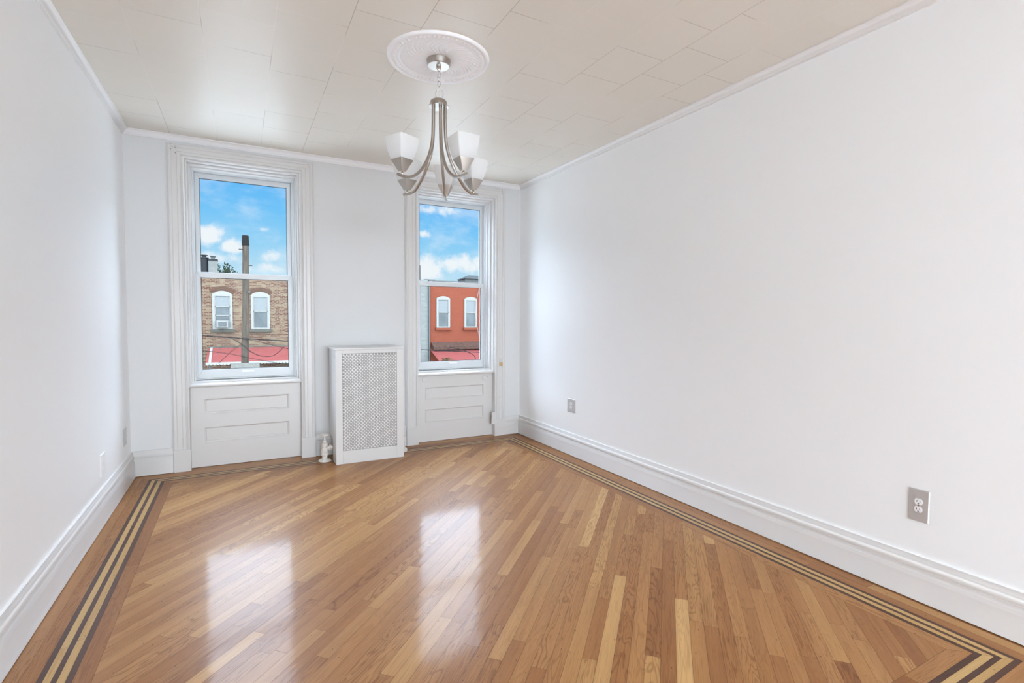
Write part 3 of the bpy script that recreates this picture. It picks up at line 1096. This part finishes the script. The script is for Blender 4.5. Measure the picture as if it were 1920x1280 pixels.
# ================================================================== OUTLETS AND WALL FITTINGS
def outlet(side, yc, zc, w, h, label, m, sw=1.0):
    """side -1: left wall (faces +x), +1: right wall (faces -x)"""
    X = XL if side < 0 else XR
    def tf(p):
        a, n, z = p
        return (X - side * n, yc - side * a, zc + z)
    t = empty('wall_outlet', (X, yc, zc), label, 'outlet')
    hw, hh = w / 2, h / 2
    b = MB(tf)
    b.rings([[(-hw, 0, -hh), (hw, 0, -hh), (hw, 0, hh), (-hw, 0, hh)],
             [(-hw, 0.002, -hh), (hw, 0.002, -hh), (hw, 0.002, hh), (-hw, 0.002, hh)],
             [(-hw + 0.0035, 0.0055, -hh + 0.0035), (hw - 0.0035, 0.0055, -hh + 0.0035), (hw - 0.0035, 0.0055, hh - 0.0035), (-hw + 0.0035, 0.0055, hh - 0.0035)]])
    b.build('plate', m, t)
    for s in (-1, 1):
        cz = s * 0.0178
        poly = []
        for q in range(32):
            a = 2 * PI * q / 32
            r = 0.0175
            poly.append((r * math.cos(a), max(-0.0132, min(0.0132, r * math.sin(a)))))
        rb = MB(tf).rings([[(px * sw, 0.004, cz + pz) for px, pz in poly], [(px * sw, 0.0078, cz + pz) for px, pz in poly]])
        rec = rb.build('receptacle', WPLAST, t)
        sl = MB(tf)
        for px, hh_ in ((-0.0065, 0.0045), (0.0065, 0.0038)):
            sl.box(px * sw - 0.0011, px * sw + 0.0011, 0.0072, 0.0081, cz + 0.0025 - hh_, cz + 0.0025 + hh_)
        sl.rings([[(0.0029 * math.cos(a * PI / 5), y_, cz - 0.0085 + 0.0029 * math.sin(a * PI / 5)) for a in range(10)] for y_ in (0.0072, 0.0081)])
        sl.build('slot', DARK, rec)
    MB(tf).rings([[(0.0032 * math.cos(a * PI / 6), y_, 0.0032 * math.sin(a * PI / 6)) for a in range(12)] for y_ in (0.005, 0.0068)]).build('screw', CHROME, t)


outlet(1, 1.161, 0.437, 0.083, 0.150, 'stainless steel plate duplex outlet, large in the foreground on the right wall', STEEL, 0.92)
outlet(1, 3.972, 0.467, 0.128, 0.130, 'small steel plate outlet near the far end of the right wall', STEEL)
outlet(-1, 4.762, 0.370, 0.112, 0.130, 'steel plate outlet on the left wall close to the window wall corner', STEEL)
outlet(-1, 4.060, 0.344, 0.115, 0.140, 'all white outlet low on the left wall above the baseboard', WPLAST)

# brass catch on the right window's casing
t = empty('catch_plate', (2.513, YB - 0.022, 0.80), 'small steel and brass catch plate screwed to the right window casing', 'catch plate')
MB().box(2.493, 2.533, YB - 0.026, YB - 0.021, 0.808, 0.851).build('plate', STEEL, t, bevel=0.0015)
b = MB().prism([(2.493, 0.770), (2.530, 0.764), (2.533, 0.785), (2.533, 0.808), (2.493, 0.808)], YB - 0.030, YB - 0.021)
b.build('brass_hook', BRASS, t, bevel=0.002)
MB().lathe([(0.0, 0.772), (0.006, 0.774), (0.008, 0.781), (0.006, 0.788), (0.0, 0.790)], 2.499, YB - 0.034, 12).build('knob', CHROME, t, smooth=60)

# painted blocks left on the right window's apron (old blind brackets)
for X, Z, lab in ((1.664, 0.655, 'left painted block on the panel below the right window'),
                  (2.345, 0.640, 'right painted block with a dark screw hole below the right window')):
    yb_ = YB + 0.045
    o = empty('painted_block', (X, yb_, Z), lab, 'bracket', 'painted blocks under the right window')
    MB().box(X - 0.022, X + 0.022, yb_ - 0.016, yb_, Z - 0.022, Z + 0.020).build('block', TRIM, o, bevel=0.003)
    if X > 2:
        MB().rings([[(X + 0.036 + 0.004 * math.cos(a * PI / 4), y_, Z + 0.010 + 0.004 * math.sin(a * PI / 4)) for a in range(8)] for y_ in (yb_ - 0.0012, yb_)]).build('screw_hole', DARK, o)

# small painted junction box and the cord looping to the corner
t = empty('junction_box', (2.425, YB - 0.02, 0.20), 'small white junction box at the foot of the right window casing', 'junction box')
MB().box(2.392, 2.452, YB - 0.052, YB - 0.0362, 0.137, 0.268).build('cover', TRIM, t, bevel=0.003)
MB().box(2.398, 2.446, YB - 0.0362, YB - 0.0355, 0.140, 0.262).build('base', TRIM, t)
path = [(2.425, YB - 0.041, 0.138), (2.435, YB - 0.041, 0.112), (2.48, YB - 0.042, 0.092), (2.55, YB - 0.043, 0.085), (2.60, YB - 0.038, 0.090), (2.66, YB - 0.037, 0.107), (2.705, YB - 0.037, 0.135),
        (2.725, YB - 0.037, 0.148), (2.731, YB - 0.06, 0.158), (2.731, YB - 0.12, 0.155)]
o = MB().tube(path, 0.0022, 8).build('telephone_cord', CORD, loc=(2.55, YB - 0.04, 0.09), smooth=60)
tag(o, 'thin painted cord sagging along the baseboard in the far right corner', 'cord')
# hook on the same casing
o = MB().tube([(2.500, YB - 0.021, 0.425), (2.500, YB - 0.032, 0.425), (2.500, YB - 0.036, 0.432)], 0.0035, 8).build('wall_hook', IRON, loc=(2.5, YB - 0.03, 0.425), smooth=60)
tag(o, 'tiny painted hook halfway up the right window casing', 'hook')

# ================================================================== STREET OUTSIDE
struct(MB().box(-60, 60, -60, 90, -3.6, -3.4).build('ground', ASPH))
struct(MB().box(-4, 6, -11, YF - 0.25, -0.45, -0.30).build('rear_bounce_slab', mat('bounce_slab_paint', (0.80, 0.81, 0.82, 1), 0.6)))  # unseen pale slab added to reflect rear sky light onto the ceiling
FY = 27.0


def arch_poly(x0, x1, z0, z1, rise, n=10):
    """rectangle with a segmental top, counter-clockwise in (x,z)"""
    pts = [(x0, z0), (x1, z0)]
    c, hw = (x0 + x1) / 2, (x1 - x0) / 2
    for q in range(n + 1):
        a = 1 - 2 * q / n
        pts.append((c + hw * a, z1 + rise * (1 - a * a)))
    return pts


def facade_window(bld, x0, x1, z0, z1, rise, kind, y=FY, brick_arch=True):
    f = MB()
    fw = 0.095
    yf = y - 0.05
    f.box(x0, x0 + fw, yf, y + 0.02, z0, z1).box(x1 - fw, x1, yf, y + 0.02, z0, z1)
    f.box(x0 + fw, x1 - fw, yf, y + 0.02, z0, z0 + 0.07)
    top = [(x0, z1), (x1, z1)] + arch_poly(x0, x1, z0, z1, rise)[2:]
    hz = z1 - 0.09
    f.box(x0 + fw, x1 - fw, yf, y + 0.02, hz, z1)
    f.prism([(x0, z1)] + [(x1, z1)] + [p for p in arch_poly(x0, x1, z0, z1, rise)[3:-1]], yf, y + 0.02)
    fr = f.build('window', OFRAME, bld)
    ix0, ix1 = x0 + fw, x1 - fw
    bars = {'three': [0.33, 0.61, 0.86], 'two': [0.47]}[kind]
    s = MB()
    iz0, iz1 = z0 + 0.07, hz
    for q in bars:
        zz = iz1 - q * (iz1 - iz0)
        s.box(ix0, ix1, y - 0.035, y + 0.01, zz - 0.022, zz + 0.022)
    s.box(ix0, ix0 + 0.03, y - 0.035, y + 0.01, iz0, iz1).box(ix1 - 0.03, ix1, y - 0.035, y + 0.01, iz0, iz1)
    s.build('sash', OFRAME, fr)
    zz = iz1 - bars[0] * (iz1 - iz0)
    MB().box(ix0, ix1, y - 0.012, y + 0.005, iz0, iz1).build('pane', OGLASS, fr)
    MB().box(ix0 + 0.03, ix1 - 0.03, y - 0.016, y - 0.012, zz, iz1 - 0.005).build('blind', BLIND, fr)
    MB().box(x0 - 0.07, x1 + 0.07, y - 0.14, y, z0 - 0.13, z0 - 0.005).build('window_sill', STONE if brick_arch else REDB, bld)
    if brick_arch:
        a = MB()
        c, hw = (x0 + x1) / 2, (x1 - x0) / 2 + 0.04
        n = 15
        for q in range(n):
            t0, t1 = 1 - 2 * (q + 0.08) / n, 1 - 2 * (q + 0.92) / n
            def P(t, o):
                ang = t * 0.42
                return (c + hw * t + math.sin(ang) * o, z1 + 0.012 + rise * (1 - t * t) + math.cos(ang) * o)
            a.prism([P(t0, 0.0), P(t0, 0.20), P(t1, 0.20), P(t1, 0.0)][::-1], y - 0.014, y + 0.01)
        a.build('brick_arch', ARCHB, bld)
    return fr


# tan brick row house
t = empty('brick_row_house', (1.0, FY, -3.4), 'tan and brown brick row house across the street, seen through the left window', 'building')
MB().box(-14, 6.85, FY, FY + 9, -3.4, 3.22).build('brick_wall', BRICK, t)
MB().box(-14.05, 6.86, FY - 0.06, FY + 0.3, 3.22, 3.30).build('parapet_coping', GREYM, t)
facade_window(t, -1.13, -0.32, 0.70, 2.31, 0.16, 'three')
facade_window(t, 0.44, 1.245, 0.70, 2.31, 0.16, 'two')
b = MB().lathe([(0.17, 3.0), (0.17, 4.19), (0.20, 4.20), (0.20, 4.25), (0.10, 4.27), (0.10, 4.33), (0.16, 4.34), (0.16, 4.37), (0.0, 4.38)], -1.56, 30.0, 16)
b.build('dark_chimney', DARKG, t, smooth=40)
ch = MB().box(-1.37, -0.99, 29.8, 30.2, 3.0, 4.08).build('white_chimney', WHITEB, t)
MB().box(-1.39, -0.97, 29.78, 30.22, 4.08, 4.17).build('chimney_collar', DARKG, ch)
b = MB().box(-1.27, -1.09, 29.9, 30.1, 4.17, 4.30)
b.box(-1.31, -1.05, 29.85, 30.15, 4.31, 4.345)
b.build('flue_cap', GREYM, ch)

# white painted brick house and the red one seen through the right window
t = empty('white_brick_house', (8.0, FY, -3.4), 'narrow white painted brick house edge beside the red house, through the right window', 'building')
MB().box(6.9, 9.12, FY - 0.02, FY + 9, -3.4, 3.36).build('brick_wall', WHITEB, t)
MB().tube([(9.17, FY - 0.09, -3.3), (9.17, FY - 0.09, 3.3)], 0.045, 10).build('downpipe', GREYM, t, smooth=60)
MB().tube([(9.03, 28.2, 3.34), (9.03, 28.2, 4.27)], 0.05, 10).build('vent_pipe', DARKG, t, smooth=60)
t = empty('red_row_house', (13.0, FY, -3.4), 'red painted brick row house with white arched windows, through the right window', 'building')
MB().box(9.22, 22, FY, FY + 9, -3.4, 3.30).build('brick_wall', REDB, t)
MB().box(9.2, 22.05, FY - 0.05, FY + 0.3, 3.30, 3.355).build('parapet_coping', GREYM, t)
facade_window(t, 9.61, 10.41, 0.735, 2.38, 0.12, 'two', brick_arch=False)
facade_window(t, 11.275, 12.075, 0.735, 2.38, 0.12, 'two', brick_arch=False)
sk = MB().box(12.02, 13.7, 28.6, 29.8, 3.29, 3.66).build('skylight_curb', GREYM, t)
b = MB()
i0 = b.pts([(11.95, 28.5, 3.66), (13.8, 28.5, 3.66), (13.8, 29.9, 3.66), (11.95, 29.9, 3.66), (12.45, 29.1, 3.92), (13.3, 29.1, 3.92)])
b.f += [(i0, i0 + 1, i0 + 5, i0 + 4), (i0 + 1, i0 + 2, i0 + 5), (i0 + 2, i0 + 3, i0 + 4, i0 + 5), (i0 + 3, i0, i0 + 4), (i0 + 3, i0 + 2, i0 + 1, i0)]
b.build('skylight_roof', mat('skylight_glass', od((0.20, 0.22, 0.23)), 0.8, spec=0.0), sk)
MB().box(9.3, 9.9, 28, 28.4, 3.29, 3.47).build('roof_hatch', DARKG, t)
MB().box(10.9, 11.5, 28, 28.3, 3.29, 3.44).build('roof_hatch', DARKG, t)


# awnings
def awning(name, x0, x1, zt, zb, yo, label, m, scallop=True, edge=True):
    t = empty(name, ((x0 + x1) / 2, FY - 0.1, zb), label, 'awning')
    MB().prism_yz([(FY - 0.001, zt), (FY - 0.001, zt - 0.05), (yo, zb - 0.05), (yo, zb)], x0, x1).build('canopy', m, t)
    if scallop:
        v = MB()
        n = int((x1 - x0) / 0.13)
        for q in range(n):
            a = x0 + (x1 - x0) * q / n
            w = (x1 - x0) / n
            v.prism([(a, zb + 0.01), (a, zb - 0.06), (a + w * 0.2, zb - 0.10), (a + w * 0.5, zb - 0.115), (a + w * 0.8, zb - 0.10), (a + w, zb - 0.06), (a + w, zb + 0.01)], yo - 0.02, yo - 0.002)
        v.build('valance', AWTRIM, t)
    if edge:
        e = MB()
        e.prism_yz([(FY - 0.02, zt + 0.02), (FY - 0.02, zt - 0.04), (yo, zb - 0.04), (yo, zb + 0.02)], x0 + 0.10, x0 + 0.20)
        e.build('white_edge', AWTRIM, t)
    MB().box(x0, x1, FY - 0.07, FY - 0.002, zt - 0.02, zt + 0.045).build('flashing', STONE, t)
    for X in (x0 + 0.15, (x0 + x1) / 2, x1 - 0.15):
        MB().tube([(X, yo + 0.12, -3.4), (X, yo + 0.12, zb - 0.0)], 0.045, 8).build('post', GREYM, t, smooth=60)
    return t


awning('porch_awning', -1.34, 6.6, -0.13, -0.69, 25.2, 'long red awning with white scalloped edge on the tan brick house', REDAWN)
awning('red_porch_awning', 9.22, 16.0, -0.42, -1.0, 25.4, 'pinkish red awning at the foot of the red house', REDAWN, scallop=False, edge=False)
o = MB().prism_yz([(FY - 0.002, -0.06), (FY - 0.002, -0.40), (26.55, -0.46), (26.55, -0.30)], 9.30, 16.2).build('porch_roof', BROWN, loc=(12.7, FY, -0.46))
tag(o, 'narrow brown shingled ledge above the pinkish awning of the red house', 'roof')

# window air conditioner of the tan house
t = empty('air_conditioner', (-0.73, FY - 0.2, 0.78), 'white box air conditioner in the left arched window of the brick house', 'air conditioner')
MB().box(-0.955, -0.505, FY - 0.38, FY - 0.036, 0.78, 1.10).build('housing', OFRAME, t, bevel=0.01)
MB().box(-0.90, -0.56, FY - 0.39, FY - 0.381, 0.83, 1.05).build('vent_grille', GREYM, t)
MB().box(-1.03, -0.43, FY - 0.040, FY - 0.0365, 0.775, 1.115).build('side_curtain', BLIND, t)

# utility pole
t = empty('utility_pole', (0.09, 22.0, -3.4), 'weathered wooden utility pole with black cap in front of the brick house', 'utility pole')
MB().tube([(0.05, 22, -3.4), (0.125, 22, -0.48), (0.192, 22, 1.97), (0.214, 22, 4.05)], [0.155, 0.133, 0.120, 0.112], 18).build('pole', POLE, t, smooth=60)
MB().lathe([(0.128, 3.98), (0.122, 4.20), (0.112, 4.36), (0.0, 4.38)], 0.214, 22, 18).build('cap', POLETOP, t, smooth=40)
for X0, X1, Z in ((-0.02, 0.14, 3.83), (0.26, 0.43, 3.24)):
    MB().tube([(X0, 21.95, Z), (X1, 21.95, Z)], 0.015, 8).build('climbing_step', BLACK, t, smooth=60)
b = MB().box(-0.06, 0.45, 21.86, 21.90, 2.80, 2.84)
b.build('bracket', BLACK, t)
MB().tube([(0.30, 21.87, 2.2), (0.30, 21.87, 2.27)], 0.04, 8).build('insulator', GREYM, t, smooth=60)
MB().box(-0.35, 0.62, 21.78, 21.86, -0.68, -0.47).build('cross_board', WOODBOX, t)


# cables
def cable(name, pts, label, r=0.012, m=BLACK, group=None):
    P = []
    for i in range(len(pts) - 1):
        p0, p1, p2, p3 = pts[max(i - 1, 0)], pts[i], pts[i + 1], pts[min(i + 2, len(pts) - 1)]
        for q in range(8):
            t_ = q / 8
            P.append(tuple(0.5 * (2 * p1[k_] + (p2[k_] - p0[k_]) * t_ + (2 * p0[k_] - 5 * p1[k_] + 4 * p2[k_] - p3[k_]) * t_ ** 2
                                  + (3 * p1[k_] - p0[k_] - 3 * p2[k_] + p3[k_]) * t_ ** 3) for k_ in range(3)))
    P.append(pts[-1])
    o = MB().tube(P, r, 6).build(name, m, loc=pts[0], smooth=60)
    return tag(o, label, 'cable', group)


G = 'overhead cables by the utility pole'
cable('overhead_cable', [(-6, 21.84, 0.93), (-1.305, 21.84, 0.588), (0.06, 21.84, 0.462), (1.63, 21.84, 0.343), (4.2, 21.84, 0.12), (7.4, 21.84, -0.15), (9.5, 21.84, -0.29), (12.5, 21.84, -0.45)], 'thick dark overhead cable crossing the whole left window view and low in the right', 0.020, group=G)
cable('overhead_cable', [(-0.35, 21.80, 0.50), (0.057, 21.80, 0.218), (0.30, 21.80, -0.02), (0.62, 21.80, -0.20), (1.0, 21.80, -0.24), (1.25, 21.80, -0.12), (1.5, 21.80, 0.14)], 'dark cable drooping in a loop right of the pole over the red awning', 0.013, group=G)
cable('overhead_cable', [(0.10, 21.76, 0.46), (0.8, 21.76, 0.28), (1.646, 21.76, 0.039), (3.0, 21.76, -0.3)], 'thin dark cable sloping down to the right from the pole', 0.012, group=G)
cable('overhead_cable', [(-1.3, 21.72, 0.05), (-0.4, 21.72, -0.10), (0.2, 21.72, -0.26), (1.0, 21.72, -0.45), (1.8, 21.72, -0.62)], 'lowest thin cable crossing in front of the red awning', 0.010, group=G)
cable('overhead_cable', [(-0.75, 21.70, -0.45), (-0.25, 21.70, 0.05), (-0.02, 21.70, 0.22)], 'short thin cable rising to the left side of the pole', 0.009, group=G)
cable('white_cable', [(12.25, FY - 0.10, 3.2), (12.05, FY - 0.10, 2.5), (11.92, FY - 0.16, 1.7), (11.96, FY - 0.20, 1.0), (12.15, FY - 0.16, 0.3), (12.3, FY - 0.16, 0.02)], 'white cable hanging down the red house across its right window', 0.011, AWTRIM)
cable('lamp_arm', [(9.6, 25.0, -0.22), (10.2, 25.0, -0.36), (10.75, 25.0, -0.56), (11.05, 25.0, -0.75), (11.1, 25.0, -0.95)], 'curved dark rod over the pinkish awning of the red house', 0.018)


# planting
def leaves(name, cx, cy, cz, rx, ry, rz, n, size, m, label, trunk_z, group=None):
    rr = random.Random(hash(name) % 1000 if False else n)
    t = empty(name, (cx, cy, trunk_z), label, 'tree' if 'tree' in name else 'bush', group)
    b = MB()
    for _ in range(n):
        a, bb, q = rr.uniform(0, 2 * PI), rr.uniform(-1, 1), rr.random() ** 0.4
        s = math.sqrt(1 - bb * bb)
        lump = 0.75 + 0.25 * math.sin(3 * a + 5 * bb)
        c = Vector((cx + rx * q * lump * s * math.cos(a), cy + ry * q * lump * s * math.sin(a), cz + rz * q * lump * bb))
        d = Vector((rr.gauss(0, 1), rr.gauss(0, 1), rr.gauss(0, 1))).normalized()
        e = d.orthogonal().normalized()
        w = size * rr.uniform(0.6, 1.3)
        i = b.pts([c - d * w, c + e * w * 0.45, c + d * w, c - e * w * 0.45])
        b.f.append((i, i + 1, i + 2, i + 3))
    b.build('foliage', m, t)
    MB().tube([(cx, cy, trunk_z), (cx + 0.05, cy, cz)], [0.12, 0.04], 8).build('trunk', BARK, t, smooth=60)


leaves('street_tree', -0.95, 40.0, 3.45, 1.25, 1.2, 1.55, 5000, 0.085, LEAF, 'dark green tree top showing beside the white chimney', -3.4)
leaves('small_bush', 9.35, 24.6, -1.05, 0.55, 0.4, 0.35, 900, 0.05, LEAFY, 'olive bush at the foot of the red house', -3.4)

for o in bpy.data.objects:
    if '_w' in o:
        del o['_w']
